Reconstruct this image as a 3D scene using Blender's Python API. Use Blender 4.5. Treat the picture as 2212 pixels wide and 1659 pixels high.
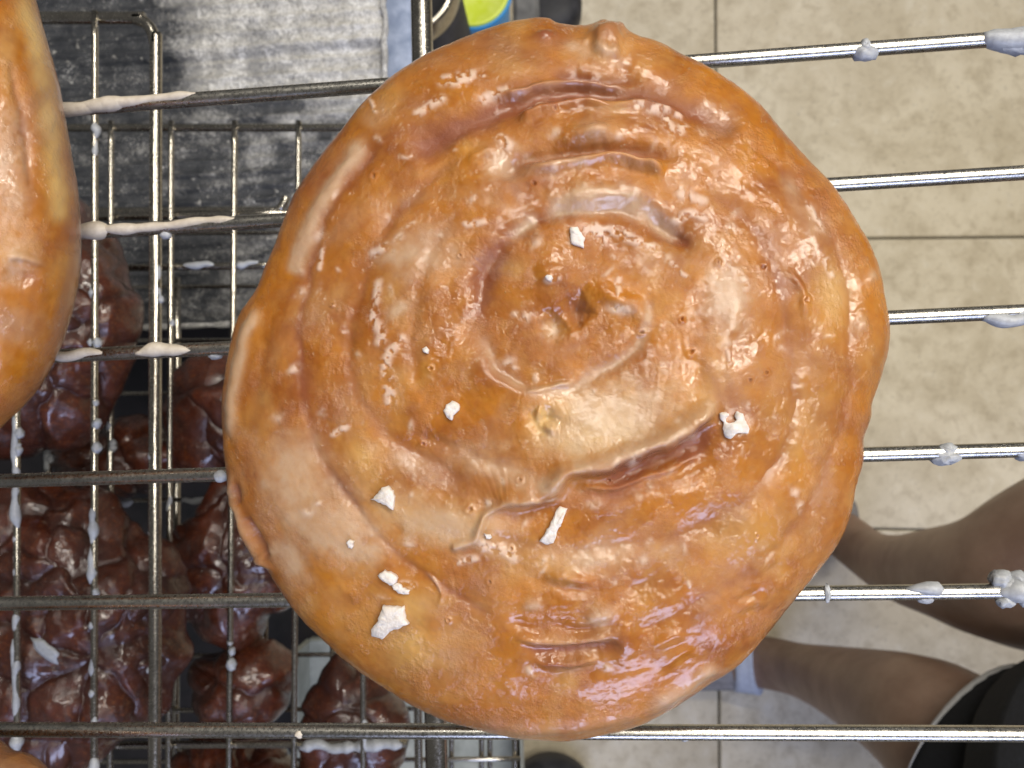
import bpy, math, random
import numpy as np
from mathutils import Matrix, Vector

for o in list(bpy.data.objects): bpy.data.objects.remove(o)
SC = bpy.context.scene
COL = SC.collection
random.seed(7)
RNG = np.random.default_rng(11)

# ------------------------------------------------------------------ camera
PW, PH, F = 2212.0, 1659.0, 1597.0          # survey units of the photograph and focal length in them
DCAM = 0.142                                # lens above the top rack, metres
def _n(v): return v / np.linalg.norm(v)
AX = _n(np.array([41916., 1288., 2912.]))   # rack wire direction seen from the camera
AY = np.array([-0.031, 1.0, -0.052]); AY = _n(AY - AX * AY.dot(AX))
AZ = np.cross(AX, AY)
ROT = np.array([AX, AY, AZ])
CAMPOS = np.array([0., 0., DCAM])
cd = bpy.data.cameras.new('camera'); cam = bpy.data.objects.new('camera', cd); COL.objects.link(cam)
cd.sensor_width = 36.0; cd.lens = F / PW * 36.0
cd.clip_start = 0.005; cd.clip_end = 60
m4 = Matrix.Identity(4)
for i in range(3):
    for j in range(3): m4[i][j] = ROT[i][j]
    m4[i][3] = CAMPOS[i]
cam.matrix_world = m4
cd.dof.use_dof = True; cd.dof.focus_distance = 0.118; cd.dof.aperture_fstop = 38
SC.camera = cam

def P(px, py, z):
    """survey point of the photograph -> world point on the level z"""
    d = ROT @ np.array([(px - PW/2) / F, -(py - PH/2) / F, -1.0])
    return CAMPOS + d * ((z - DCAM) / d[2])
def PN(px, py, z):
    px = np.asarray(px, float); py = np.asarray(py, float)
    v = np.stack([(px - PW/2) / F, -(py - PH/2) / F, -np.ones_like(px)], -1)
    d = v @ ROT.T
    return CAMPOS + d * ((z - DCAM) / d[..., 2])[..., None]
def PX(w):
    v = (np.asarray(w) - CAMPOS) @ ROT
    return v[..., 0] / -v[..., 2] * F + PW/2, PH/2 - v[..., 1] / -v[..., 2] * F

# ------------------------------------------------------------------ world and light (indoors: lamps only)
w = bpy.data.worlds.new("World"); SC.world = w; w.use_nodes = True
bg = w.node_tree.nodes['Background']; bg.inputs[0].default_value = (0.95, 0.93, 0.92, 1); bg.inputs[1].default_value = 0.12
def area(name, loc, target, sx, sy, power, col):
    l = bpy.data.lights.new(name, 'AREA'); l.shape = 'RECTANGLE'; l.size = sx; l.size_y = sy
    l.energy = power; l.color = col
    o = bpy.data.objects.new(name, l); COL.objects.link(o)
    o.location = loc
    o.rotation_euler = (Vector(target) - Vector(loc)).to_track_quat('-Z', 'Y').to_euler()
    return o
area('ceiling_lamp', (0.45, 1.00, 1.25), (0, 0, 0), 1.10, 0.06, 16, (1.0, 0.93, 0.82))
area('ceiling_lamp', (1.15, 0.35, 1.3), (0.1, 0, -0.3), 0.08, 0.9, 16, (1.0, 0.93, 0.82))
area('ceiling_lamp', (0.15, 0.52, 1.45), (0, 0, -0.2), 0.9, 0.04, 7, (1.0, 0.95, 0.87))  # extra overhead tube, added to scatter glints over the glaze
area('ceiling_lamp', (0.62, -0.10, 1.45), (0, 0, -0.2), 0.04, 0.8, 7, (1.0, 0.95, 0.87))  # another added tube, there only to make glints more common
area('shop_window_light', (0.35, -1.15, 0.75), (0.05, 0, -0.1), 1.1, 0.4, 14, (0.55, 0.64, 1.0))
vs = SC.view_settings; vs.view_transform = 'Standard'; vs.look = 'None'; vs.exposure = 0.0; vs.gamma = 1.0
SC.cycles.max_bounces = 8; SC.cycles.caustics_reflective = False

# ------------------------------------------------------------------ helpers
def tag(o, label=None, cat=None, group=None, kind=None):
    for k, v in (('label', label), ('category', cat), ('group', group), ('kind', kind)):
        if v: o[k] = v
    return o
def empty(name, loc=(0, 0, 0)):
    o = bpy.data.objects.new(name, None); COL.objects.link(o); o.location = loc
    o.empty_display_size = 0.01
    return o
def link(name, me, mat, parent=None):
    o = bpy.data.objects.new(name, me); COL.objects.link(o)
    if mat is not None and not me.materials: me.materials.append(mat)
    if parent is not None:
        o.parent = parent
        o.location = tuple(-Vector(parent.location))
    return o
def mesh_np(name, V, quads, tris=None, smooth=True):
    me = bpy.data.meshes.new(name)
    V = np.asarray(V, np.float32); quads = np.asarray(quads, np.int32).reshape(-1, 4)
    tris = np.zeros((0, 3), np.int32) if tris is None else np.asarray(tris, np.int32).reshape(-1, 3)
    me.vertices.add(len(V)); me.vertices.foreach_set('co', V.ravel())
    nl = quads.size + tris.size
    me.loops.add(nl); me.loops.foreach_set('vertex_index', np.concatenate([quads.ravel(), tris.ravel()]))
    npoly = len(quads) + len(tris)
    me.polygons.add(npoly)
    st = np.concatenate([np.arange(len(quads)) * 4, quads.size + np.arange(len(tris)) * 3]).astype(np.int32)
    me.polygons.foreach_set('loop_start', st)
    me.update(calc_edges=True); me.validate()
    me.polygons.foreach_set('use_smooth', np.full(len(me.polygons), smooth))
    return me
def attr(me, name, arr):
    a = me.attributes.new(name, 'FLOAT', 'POINT'); a.data.foreach_set('value', np.asarray(arr, np.float32).ravel())

def tube_mesh(name, pts, rad, seg=12, rot=0.0, squash=1.0):
    pts = np.asarray(pts, float); n = len(pts)
    rad = np.full(n, rad) if np.isscalar(rad) else np.asarray(rad, float)
    T = np.gradient(pts, axis=0); T /= np.linalg.norm(T, axis=1)[:, None]
    up = np.array([0, 0, 1.0])
    if abs(T[:, 2]).max() > 0.95: up = np.array([1.0, 0.02, 0])
    S = np.cross(T, up); S /= np.linalg.norm(S, axis=1)[:, None]
    U = np.cross(S, T)
    a = np.arange(seg) / seg * 2 * math.pi + rot
    V = pts[:, None] + rad[:, None, None] * (np.cos(a)[None, :, None] * S[:, None] + squash * np.sin(a)[None, :, None] * U[:, None])
    V = V.reshape(-1, 3)
    i = np.arange(n - 1)[:, None] * seg; j = np.arange(seg)[None]; j2 = (j + 1) % seg
    q = np.stack([i + j, i + j2, i + seg + j2, i + seg + j], -1).reshape(-1, 4)
    c0 = len(V); V = np.vstack([V, pts[0], pts[-1]])
    t = [(c0, (k + 1) % seg, k) for k in range(seg)] + [(c0 + 1, (n-1)*seg + k, (n-1)*seg + (k+1) % seg) for k in range(seg)]
    return mesh_np(name, V, q, t)
def tube(name, pts, rad, mat, parent=None, seg=12, **k):
    return link(name, tube_mesh(name, pts, rad, seg, **k), mat, parent)
def noise1(n, cells, seed):
    r = np.random.default_rng(seed).random(cells + 3)
    x = np.linspace(0, cells, n, endpoint=False); i = x.astype(int); f = x - i; f = f*f*(3-2*f)
    return r[i] * (1 - f) + r[i + 1] * f
def noise2(X, Y, scale, seed, oct=1, gain=0.5):
    out = np.zeros(np.shape(X)); amp = 1.0; tot = 0
    for k in range(oct):
        r = np.random.default_rng(seed * 17 + k).random((256, 256))
        x = X / scale + 31.7 * k + 1000; y = Y / scale + 17.3 * k + 1000
        xi = np.floor(x).astype(int); yi = np.floor(y).astype(int); fx = x - xi; fy = y - yi
        fx = fx**3*(fx*(fx*6-15)+10); fy = fy**3*(fy*(fy*6-15)+10)
        a = r[yi % 256, xi % 256]; b = r[yi % 256, (xi+1) % 256]; c = r[(yi+1) % 256, xi % 256]; d = r[(yi+1) % 256, (xi+1) % 256]
        out += amp * ((a*(1-fx)+b*fx)*(1-fy) + (c*(1-fx)+d*fx)*fy); tot += amp
        amp *= gain; scale /= 2.0
    return out / tot * 2 - 1
def catmull(p, n=8, closed=False):
    p = np.asarray(p, float)
    if closed: q = np.vstack([p[-1], p, p[0], p[1]])
    else: q = np.vstack([2*p[0]-p[1], p, 2*p[-1]-p[-2]])
    out = []
    for i in range(1, len(q) - 2):
        for t in np.arange(n) / n:
            out.append(0.5*((2*q[i]) + (-q[i-1]+q[i+1])*t + (2*q[i-1]-5*q[i]+4*q[i+1]-q[i+2])*t*t + (-q[i-1]+3*q[i]-3*q[i+1]+q[i+2])*t**3))
    if not closed: out.append(q[-2])
    return np.array(out)

# ------------------------------------------------------------------ materials
class NT:
    def __init__(s, name):
        s.m = bpy.data.materials.new(name); s.m.use_nodes = True; s.t = s.m.node_tree
        s.b = s.t.nodes['Principled BSDF']
    def n(s, typ, **k):
        x = s.t.nodes.new(typ)
        for a, v in k.items():
            if hasattr(x, a): setattr(x, a, v)
            else: x.inputs[a].default_value = v
        return x
    def l(s, a, b): s.t.links.new(a, b)
    def geo(s):
        return s.n('ShaderNodeNewGeometry').outputs['Position']
    def noise(s, scale, detail=3, rough=0.55, dist=0.0, vec=None):
        x = s.n('ShaderNodeTexNoise'); x.inputs['Scale'].default_value = scale; x.inputs['Detail'].default_value = detail
        x.inputs['Roughness'].default_value = rough; x.inputs['Distortion'].default_value = dist
        s.l(vec if vec is not None else s.geo(), x.inputs['Vector']); return x.outputs['Fac']
    def ramp(s, fac, lo, hi, a=0.0, b=1.0):
        x = s.n('ShaderNodeMapRange'); x.inputs[1].default_value = lo; x.inputs[2].default_value = hi
        x.inputs[3].default_value = a; x.inputs[4].default_value = b; s.l(fac, x.inputs[0]); return x.outputs[0]
    def mix(s, fac, a, b):
        x = s.n('ShaderNodeMix', data_type='RGBA')
        for inp, v in ((x.inputs[0], fac), (x.inputs[6], a), (x.inputs[7], b)):
            if isinstance(v, (tuple, list)): inp.default_value = (*v, 1) if len(v) == 3 else v
            elif isinstance(v, (int, float)): inp.default_value = v
            else: s.l(v, inp)
        return x.outputs[2]
    def math(s, op, a, b=None):
        x = s.n('ShaderNodeMath', operation=op)
        for i, v in enumerate((a, b)):
            if v is None: continue
            if isinstance(v, (int, float)): x.inputs[i].default_value = v
            else: s.l(v, x.inputs[i])
        return x.outputs[0]
    def attr(s, name):
        x = s.n('ShaderNodeAttribute'); x.attribute_name = name; return x.outputs['Fac']
    def bump(s, h, dist, strength=1.0, prev=None):
        x = s.n('ShaderNodeBump'); x.inputs['Distance'].default_value = dist; x.inputs['Strength'].default_value = strength
        s.l(h, x.inputs['Height'])
        if prev is not None: s.l(prev, x.inputs['Normal'])
        return x.outputs[0]
    def set(s, **k):
        for a, v in k.items():
            inp = s.b.inputs[a.replace('_', ' ')]
            if isinstance(v, (tuple, list)): inp.default_value = (*v, 1) if (len(v) == 3 and inp.type == 'RGBA') else v
            elif isinstance(v, (int, float)): inp.default_value = v
            else: s.l(v, inp)
        return s

def bread_mat(name, tone_a, tone_b, tone_pale, milk, crease=(0.20, 0.055, 0.020), sss=0.35, fine=1.0, cr=0.11):
    s = NT(name)
    G, B, Wt, Y = s.attr('glaze'), s.attr('brown'), s.attr('crust'), s.attr('pale')
    n1 = s.noise(90, 4, 0.6, 0.4); n2 = s.noise(420, 4, 0.65); n3 = s.noise(1500, 3, 0.6)
    c = s.mix(s.ramp(n1, 0.36, 0.66), tone_a, tone_b)
    c = s.mix(s.math('MULTIPLY', s.ramp(n2, 0.47, 0.66), 0.42), c, tone_pale)
    c = s.mix(s.math('MULTIPLY', s.ramp(s.noise(800, 3, 0.6, 0.5), 0.52, 0.72), 0.4), c, (0.26, 0.075, 0.010))
    c = s.mix(Y, c, (0.56, 0.35, 0.11))
    c = s.mix(s.math('MULTIPLY', B, 0.9), c, crease)  # browner skin, plus shade painted into grooves and recesses
    gl = s.math('MULTIPLY', s.math('MINIMUM', G, .82), s.ramp(n2, 0.25, 0.6, 0.72, 1.0))
    c = s.mix(gl, c, milk)
    c = s.mix(s.math('MULTIPLY', Wt, .8), c, (0.66, 0.52, 0.42))
    c = s.mix(s.math('MULTIPLY', s.ramp(n3, 0.66, 0.8), 0.25), c, (0.16, 0.06, 0.02))
    # crackled, flaky skin of the set glaze: crisp where thin, smooth where it pooled
    v = s.n('ShaderNodeTexVoronoi'); v.feature = 'F1'; v.inputs['Scale'].default_value = 1150; v.inputs['Randomness'].default_value = 1.0
    wv = s.n('ShaderNodeMixRGB'); wv.blend_type = 'ADD'; wv.inputs[0].default_value = 0.0025
    nn = s.n('ShaderNodeTexNoise'); nn.inputs['Scale'].default_value = 330; nn.inputs['Detail'].default_value = 3; s.l(s.geo(), nn.inputs['Vector'])
    s.l(s.geo(), wv.inputs[1]); s.l(nn.outputs['Color'], wv.inputs[2]); s.l(wv.outputs[0], v.inputs['Vector'])
    patch = s.ramp(s.noise(150, 4, 0.65), 0.48, 0.62)
    inv = s.math('SUBTRACT', 1.0, s.math('MULTIPLY', G, 0.85))
    amt = s.math('MULTIPLY', patch, inv)
    h = s.math('ADD', s.math('MULTIPLY', s.ramp(s.noise(1900, 4, 0.65), 0.3, 0.7), 0.6), s.math('MULTIPLY', v.outputs['Distance'], 0.5))
    h = s.math('MULTIPLY', h, s.math('ADD', s.math('MULTIPLY', amt, 1.0), 0.05))
    b1 = s.bump(h, 0.00052 * fine, 1.0)
    b2 = s.bump(s.math('MULTIPLY', s.noise(330, 3, 0.5), s.math('ADD', s.math('MULTIPLY', inv, .8), .2)), 0.0010, 0.07, b1)
    b0 = s.bump(h, 0.0005 * fine, 0.14)
    s.set(Base_Color=c, Roughness=s.math('ADD', s.math('MULTIPLY', Wt, 0.4), s.ramp(n2, 0.3, 0.7, 0.45, 0.6)), Normal=b0, Specular_IOR_Level=0.25,
          Subsurface_Weight=sss, Subsurface_Radius=(1.0, 0.55, 0.22), Subsurface_Scale=0.0018,
          Coat_Weight=s.math('SUBTRACT', 1.0, s.math('MULTIPLY', Wt, 0.7)), Coat_Roughness=cr, Coat_IOR=1.5, Coat_Normal=b2)
    return s.m
M_BUN = bread_mat('glazed_dough', (0.405, 0.142, 0.004), (0.250, 0.073, 0.004), (0.41, 0.178, 0.028), (0.47, 0.325, 0.205))
M_FRIT = bread_mat('dark_fried_dough', (0.080, 0.0165, 0.006), (0.030, 0.008, 0.004), (0.11, 0.032, 0.015), (0.05, 0.021, 0.018), (0.022, 0.005, 0.003), 0.0, .5, .14)

def metal(name, col, rough, dirt=0.0):
    s = NT(name)
    n = s.noise(260, 4, 0.6); n2 = s.noise(1600, 3, 0.6)
    c = s.mix(s.ramp(n, 0.4, 0.7), col, tuple(x * 0.72 for x in col))
    s.set(Base_Color=c, Metallic=1.0, Roughness=s.ramp(n2, 0.3, 0.75, rough, rough + 0.2), Normal=s.bump(n2, 0.0001, 0.14))
    return s.m
M_WIRE = metal('wire_steel', (0.50, 0.48, 0.43), 0.20)
M_WIRE2 = metal('lower_wire_steel', (0.46, 0.43, 0.37), 0.13)
s = NT('dried_glaze'); n = s.noise(900, 4, 0.6)
s.set(Base_Color=s.mix(s.ramp(n, 0.3, 0.7), (0.40, 0.42, 0.44), (0.30, 0.31, 0.33)), Roughness=0.42, Subsurface_Weight=0.2, Subsurface_Radius=(1, 0.9, 0.8), Subsurface_Scale=0.001,
      Normal=s.bump(n, 0.0002, 0.5)); M_GLAZE = s.m
s = NT('glaze_ribbon'); n = s.noise(700, 4, 0.6)
s.set(Base_Color=s.mix(s.ramp(n, 0.3, 0.7), (0.54, 0.49, 0.41), (0.42, 0.37, 0.30)), Roughness=0.5, Normal=s.bump(n, 0.0002, 0.4)); M_RIB = s.m
s = NT('sugar_flake'); n = s.noise(1500, 4, 0.6)
s.set(Base_Color=s.mix(s.ramp(n, 0.35, 0.7), (0.70, 0.66, 0.62), (0.58, 0.51, 0.44)), Roughness=0.5, Subsurface_Weight=0.3, Subsurface_Radius=(1, 0.8, 0.7), Subsurface_Scale=0.0008,
      Normal=s.bump(n, 0.0003, 0.7)); M_FLAKE = s.m

# ------------------------------------------------------------------ floor, 1.16 m below the lens
ZF = DCAM - 1.16
A = P(1567, 130, ZF); Bp = P(1531, 1600, ZF)
vdir = _n(A - Bp); ang = math.atan2(vdir[1], vdir[0]) - math.pi/2
ang *= 0.55
ex = np.array([math.cos(ang), math.sin(ang), 0]); ey = np.array([-math.sin(ang), math.cos(ang), 0])
H1 = P(2040, 513, ZF); H2 = P(1900, 1143, ZF)
TS = abs((H1 - H2) @ ey); TX = TS*1.09
gx = (P(1550, 830, ZF)) @ ex; gy = H1 @ ey
s = NT('tile_face')
oi = s.n('ShaderNodeObjectInfo').outputs['Random']
pos = s.n('ShaderNodeVectorMath', operation='ADD'); s.l(s.geo(), pos.inputs[0])
cx = s.n('ShaderNodeCombineXYZ'); s.l(s.math('MULTIPLY', oi, 7.0), cx.inputs[2]); s.l(cx.outputs[0], pos.inputs[1])
na = s.noise(9, 5, 0.62, 0.6, pos.outputs[0]); nb = s.noise(42, 5, 0.65, 0.2, pos.outputs[0]); nc = s.noise(160, 3, 0.6, 0, pos.outputs[0])
c = s.mix(s.ramp(na, 0.40, 0.60), (0.60, 0.525, 0.38), (0.73, 0.655, 0.50))
c = s.mix(s.math('MULTIPLY', s.ramp(nb, 0.49, 0.66), 0.5), c, (0.42, 0.35, 0.235))
c = s.mix(s.math('MULTIPLY', s.ramp(nb, 0.28, 0.42, 1, 0), 0.6), c, (0.76, 0.70, 0.57))
c = s.mix(s.math('MULTIPLY', s.ramp(nc, 0.58, 0.75), 0.35), c, (0.22, 0.19, 0.14))
s.set(Base_Color=c, Roughness=s.ramp(nb, 0.3, 0.7, 0.42, 0.6), Normal=s.bump(nb, 0.0015, 0.4)); M_TILE = s.m
s = NT('grout'); s.set(Base_Color=s.mix(s.ramp(s.noise(300), 0.3, 0.7), (0.06, 0.055, 0.045), (0.11, 0.10, 0.08)), Roughness=0.9); M_GROUT = s.m
fl = tag(link('floor', mesh_np('floor', [(-4, -4, ZF-.004), (4, -4, ZF-.004), (4, 4, ZF-.004), (-4, 4, ZF-.004)], [(0, 1, 2, 3)], smooth=False), M_GROUT), kind='structure')
g = 0.0016; hb = TS/2 - g; bv = 0.002
ring = lambda h, z: [(-h-TX/2+TS/2, -h, z), (h+TX/2-TS/2, -h, z), (h+TX/2-TS/2, h, z), (-h-TX/2+TS/2, h, z)]
V = ring(hb, -.0045) + ring(hb, -bv) + ring(hb - bv, 0)
Q = [(8, 9, 10, 11)] + [(k*4+i, k*4+(i+1) % 4, k*4+4+(i+1) % 4, k*4+4+i) for k in (0, 1) for i in range(4)]
tile_me = mesh_np('floor_tile', V, Q, smooth=False); tile_me.materials.append(M_TILE)
for i in range(-4, 4):
    for j in range(-4, 4):
        o = bpy.data.objects.new('floor_tile', tile_me); COL.objects.link(o); o.parent = fl
        c = ex * (gx + (i + .5) * TX) + ey * (gy + (j + .5) * TS)
        o.location = (c[0], c[1], ZF); o.rotation_euler = (0, 0, ang)

# ------------------------------------------------------------------ relief maps (height, glaze, brown, crust, pale)
def sst(x):
    x = np.clip(x, 0, 1); return x*x*(3-2*x)
class Maps:
    def __init__(s, x0, y0, x1, y1, st=2.0):
        s.x0, s.y0, s.st = x0, y0, st; s.soft = 1.0; s.swc = (1230., 700.)
        s.X, s.Y = np.meshgrid(np.arange(x0, x1, st), np.arange(y0, y1, st))
        # hand-drawn lines wobble
        s.WX = s.X + 9 * noise2(s.X, s.Y, 70, 101, 2) + 1.4 * noise2(s.X, s.Y, 14, 103, 2); s.WY = s.Y + 9 * noise2(s.X, s.Y, 70, 102, 2) + 1.4 * noise2(s.X, s.Y, 14, 104, 2)
        s.m = {k: np.zeros(s.X.shape) for k in 'hgbwy'}
    def _seg(s, pts, reach, wob=True, n=6):
        pts = catmull(pts, n) if len(pts) > 2 else np.asarray(pts, float)
        lo = pts.min(0) - reach - 14; hi = pts.max(0) + reach + 14
        i0 = max(0, int((lo[1]-s.y0)/s.st)); i1 = max(0, int((hi[1]-s.y0)/s.st)); j0 = max(0, int((lo[0]-s.x0)/s.st)); j1 = max(0, int((hi[0]-s.x0)/s.st))
        sl = (slice(i0, i1), slice(j0, j1))
        X, Y = (s.WX, s.WY) if wob else (s.X, s.Y)
        X = X[sl]; Y = Y[sl]
        best = np.full(X.shape, 1e9); side = np.zeros(X.shape); tt = np.zeros(X.shape)
        L = len(pts) - 1
        for k in range(L):
            a, b = pts[k], pts[k+1]; d = b - a; l2 = (d @ d) + 1e-9
            t = np.clip(((X-a[0])*d[0] + (Y-a[1])*d[1]) / l2, 0, 1)
            dx = X - a[0] - t*d[0]; dy = Y - a[1] - t*d[1]; q = dx*dx + dy*dy
            m = q < best
            best = np.where(m, q, best); side = np.where(m, np.sign(d[0]*dy - d[1]*dx), side); tt = np.where(m, (k+t)/L, tt)
        s.len = float(np.hypot(*np.diff(pts, axis=0).T).sum())
        return sl, np.sqrt(best), side, tt
    def S(s, pts, wd, taper=True, pw=2.0, **amps):
        sl, d, sd, t = s._seg(pts, wd*3)
        v = np.exp(-(d/wd)**pw)
        if taper: v *= sst(np.minimum(t, 1-t)*max(3, s.len/60))
        v2 = np.exp(-(d/(wd*1.9))**2) * sst(np.minimum(t, 1-t)*max(2.5, s.len/90))
        br = np.clip(.9 + .35*noise2(s.X[sl], s.Y[sl], 90, 77, 2), .5, 1.2)
        for k, a in amps.items():
            if k == 'h' and a < 0: s.m[k][sl] += s.soft * a * (.30*v + .42*v2) * br
            else: s.m[k][sl] += a * v * (br if k == 'h' else 1)
    def L(s, pts, h, fall=110, w=5, side=1):
        """an overlapping lip: raised on one side, dropping sharply at the line"""
        sl, d, sd, t = s._seg(pts, fall*3)
        q = d * sd * side
        v = 1/(1+np.exp(-np.clip(q/w, -30, 30))) * np.exp(-np.maximum(q, 0)/fall) * sst(np.minimum(t, 1-t)*max(3, s.len/110))
        s.m['h'][sl] += h * v
    def E(s, ox, oy, rx, ry, rot=0, pw=2.0, edge=0.35, **amps):
        x, y = ox, oy; r = max(rx, ry) * 2.2
        i0 = max(0, int((y-r-s.y0)/s.st)); i1 = max(0, int((y+r-s.y0)/s.st)); j0 = max(0, int((x-r-s.x0)/s.st)); j1 = max(0, int((x+r-s.x0)/s.st))
        sl = (slice(i0, i1), slice(j0, j1)); X = s.WX[sl] - x; Y = s.WY[sl] - y; a = math.radians(rot)
        u = (X*math.cos(a)+Y*math.sin(a))/rx; v = (-X*math.sin(a)+Y*math.cos(a))/ry
        q = np.sqrt(u*u+v*v) * (1 + edge * noise2(s.X[sl], s.Y[sl], 26, int(x+y) % 97, 3))
        f = np.exp(-q**pw)
        for k, am in amps.items(): s.m[k][sl] += am * f
    def at(s, name, px, py):
        A_ = s.m[name]; x = np.clip((px - s.x0)/s.st, 0, A_.shape[1]-1.001); y = np.clip((py - s.y0)/s.st, 0, A_.shape[0]-1.001)
        i = y.astype(int); j = x.astype(int); fx = x-j; fy = y-i
        return (A_[i, j]*(1-fx)+A_[i, j+1]*fx)*(1-fy) + (A_[i+1, j]*(1-fx)+A_[i+1, j+1]*fx)*fy
    def finish(s):
        X, Y = s.X, s.Y
        pool = np.clip(s.m['g'], 0, 1)
        rough = 1 - 0.75*pool
        CXs, CYs = s.swc; rr_ = np.hypot(X-CXs, Y-CYs)+1; ca, sa = (X-CXs)/rr_, (Y-CYs)/rr_
        def sw(sc, A, seed, oc):     # noise drawn out along the coil
            A = A*sc/30.0
            return noise2(ca*A+.75*rr_, sa*A-.75*rr_, sc, seed, oc) * np.clip(rr_/190-.15, 0, 1)
        rid = 1 - np.abs(noise2(X, Y, 30, 5, 3))
        s.m['h'] += 0.50*noise2(X, Y, 150, 1, 2) + 0.07*noise2(X, Y, 50, 2, 2) + rough*(0.045*noise2(X, Y, 17, 3, 2) + 0.02*noise2(X, Y, 7, 4, 2)) \
            - rough*0.06*np.clip((noise2(X, Y, 60, 9, 2)-0.05)*3, 0, 1)*np.clip(rid-0.82, 0, 1)*6
        # thin cloudy veils of glaze and browner skin
        s.m['g'] = np.clip(1.35*s.m['g'] * (0.9+0.45*noise2(X, Y, 34, 21, 3)) + 0.12*np.clip(noise2(X, Y, 120, 6, 4)*1.6-0.12, 0, 1), 0, 1)
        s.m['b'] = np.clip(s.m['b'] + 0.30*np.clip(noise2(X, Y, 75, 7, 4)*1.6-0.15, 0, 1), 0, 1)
        s.m['g'] = np.clip(s.m['g'] + .15*np.clip(sw(85, 150, 31, 4)*1.7-.15, 0, 1), 0, 1)
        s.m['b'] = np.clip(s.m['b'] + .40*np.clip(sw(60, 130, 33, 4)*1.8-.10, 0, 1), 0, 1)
        s.m['h'] += .09*sw(34, 110, 35, 3) + .016*rough*sw(9, 100, 36, 2)
        k = np.clip((noise2(X, Y, 11, 8, 3)+0.22)*4, 0, 1)
        s.m['w'] = np.clip(s.m['w'], 0, 1)*k
        s.m['h'] += 0.18*s.m['w']
        s.m['y'] = np.clip(s.m['y'] + 0.35*np.clip(noise2(X, Y, 110, 12, 3)*1.7-0.35, 0, 1), 0, 1)

def profile(rho_mm, zt, zb, n_top=2.6, n_bot=2.2, n=400):
    f = np.linspace(0, math.pi/2, 4000)
    s = np.sin(f)**(2/n_top); z = zt*np.cos(f)**(2/n_top)
    s2 = np.sin(f)**(2/n_bot); z2 = -zb*np.cos(f)**(2/n_bot)
    L = np.concatenate([[0], np.cumsum(np.hypot(np.diff(s)*rho_mm, np.diff(z)))])
    u = np.interp(np.linspace(0, L[-1], n), L, np.arange(len(f)))
    a = np.interp(u, np.arange(4000), s); b = np.interp(u, np.arange(4000), z)
    k = max(8, n//9); g_ = np.linspace(math.pi/2, 0, k+1)[1:]
    return np.concatenate([a, np.sin(g_)**(2/n_bot)]), np.concatenate([b, -zb*np.cos(g_)**(2/n_bot)]), n

def loaf(name, sil, cen, zeq, ztop, zbot, mat, maps, nth=1200, nr=420, n_top=2.6, wob=0.0, seed=1, hook=None):
    """a body of dough: outline, domed profile, relief in millimetres pushed along its own normal"""
    sil = np.asarray(sil, float); O = PN(sil[:, 0], sil[:, 1], zeq); C0 = P(cen[0], cen[1], zeq)
    d = O - C0; th = np.arctan2(d[:, 1], d[:, 0]); r = np.hypot(d[:, 0], d[:, 1])
    k = np.argsort(th); th, r = th[k], r[k]
    T = np.linspace(-math.pi, math.pi, nth, endpoint=False)
    # periodic smooth interpolation of the outline
    pts = catmull(np.stack([th, r], 1), 10)
    tx = np.concatenate([th[-1:]-2*math.pi, th, th[:1]+2*math.pi]); rx = np.concatenate([r[-1:], r, r[:1]])
    pts = catmull(np.stack([tx, rx], 1), 10)
    o = np.argsort(pts[:, 0]); R = np.interp(T, pts[o, 0], pts[o, 1])
    if wob: R = R * (1 + wob*(noise1(nth, 40, seed)-.5))
    rho, zz, ntop = profile(r.mean(), ztop-zeq, zeq-zbot, n_top, n=nr)
    NRR = len(rho)
    V = np.zeros((NRR, nth, 3)); cs, sn = np.cos(T), np.sin(T)
    V[..., 0] = C0[0] + rho[:, None]*R[None]*cs[None]; V[..., 1] = C0[1] + rho[:, None]*R[None]*sn[None]; V[..., 2] = zeq + zz[:, None]
    dr = np.gradient(rho)*r.mean(); dz = np.gradient(zz); nl = np.hypot(dr, dz)+1e-12
    nr_, nz_ = -dz/nl, dr/nl
    nr_[:2] = 0; nz_[:2] = 1
    px, py = PX(V)
    h = maps.at('h', px, py)*0.001
    low = np.clip((V[..., 2]-zbot)/(zeq-zbot), 0, 1)**0.6; h = h*low
    h = h * np.clip(1.0 - 0.55*np.clip(-nz_[:, None]+0.2, 0, 1), 0, 1)
    V[..., 0] += h*nr_[:, None]*cs; V[..., 1] += h*nr_[:, None]*sn; V[..., 2] += h*nz_[:, None]
    V[..., 2] = np.maximum(V[..., 2], zbot)
    V[0] = V[0].mean(0)
    V = V.reshape(-1, 3)
    if hook: V = hook(V)
    i = np.arange(NRR-1)[:, None]*nth; j = np.arange(nth)[None]; j2 = (j+1) % nth
    q = np.stack([i+j, i+nth+j, i+nth+j2, i+j2], -1).reshape(-1, 4)
    me = mesh_np(name, V - C0, q)
    for nm, kk in (('glaze', 'g'), ('brown', 'b'), ('crust', 'w'), ('pale', 'y')): attr(me, nm, maps.at(kk, px, py))
    ob = link(name, me, mat); ob.location = tuple(C0)
    return ob, V[:NRR*nth]

# ------------------------------------------------------------------ the spiral bun
mp = Maps(430, -20, 1980, 1670)
S, Lp, E = mp.S, mp.L, mp.E
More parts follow.
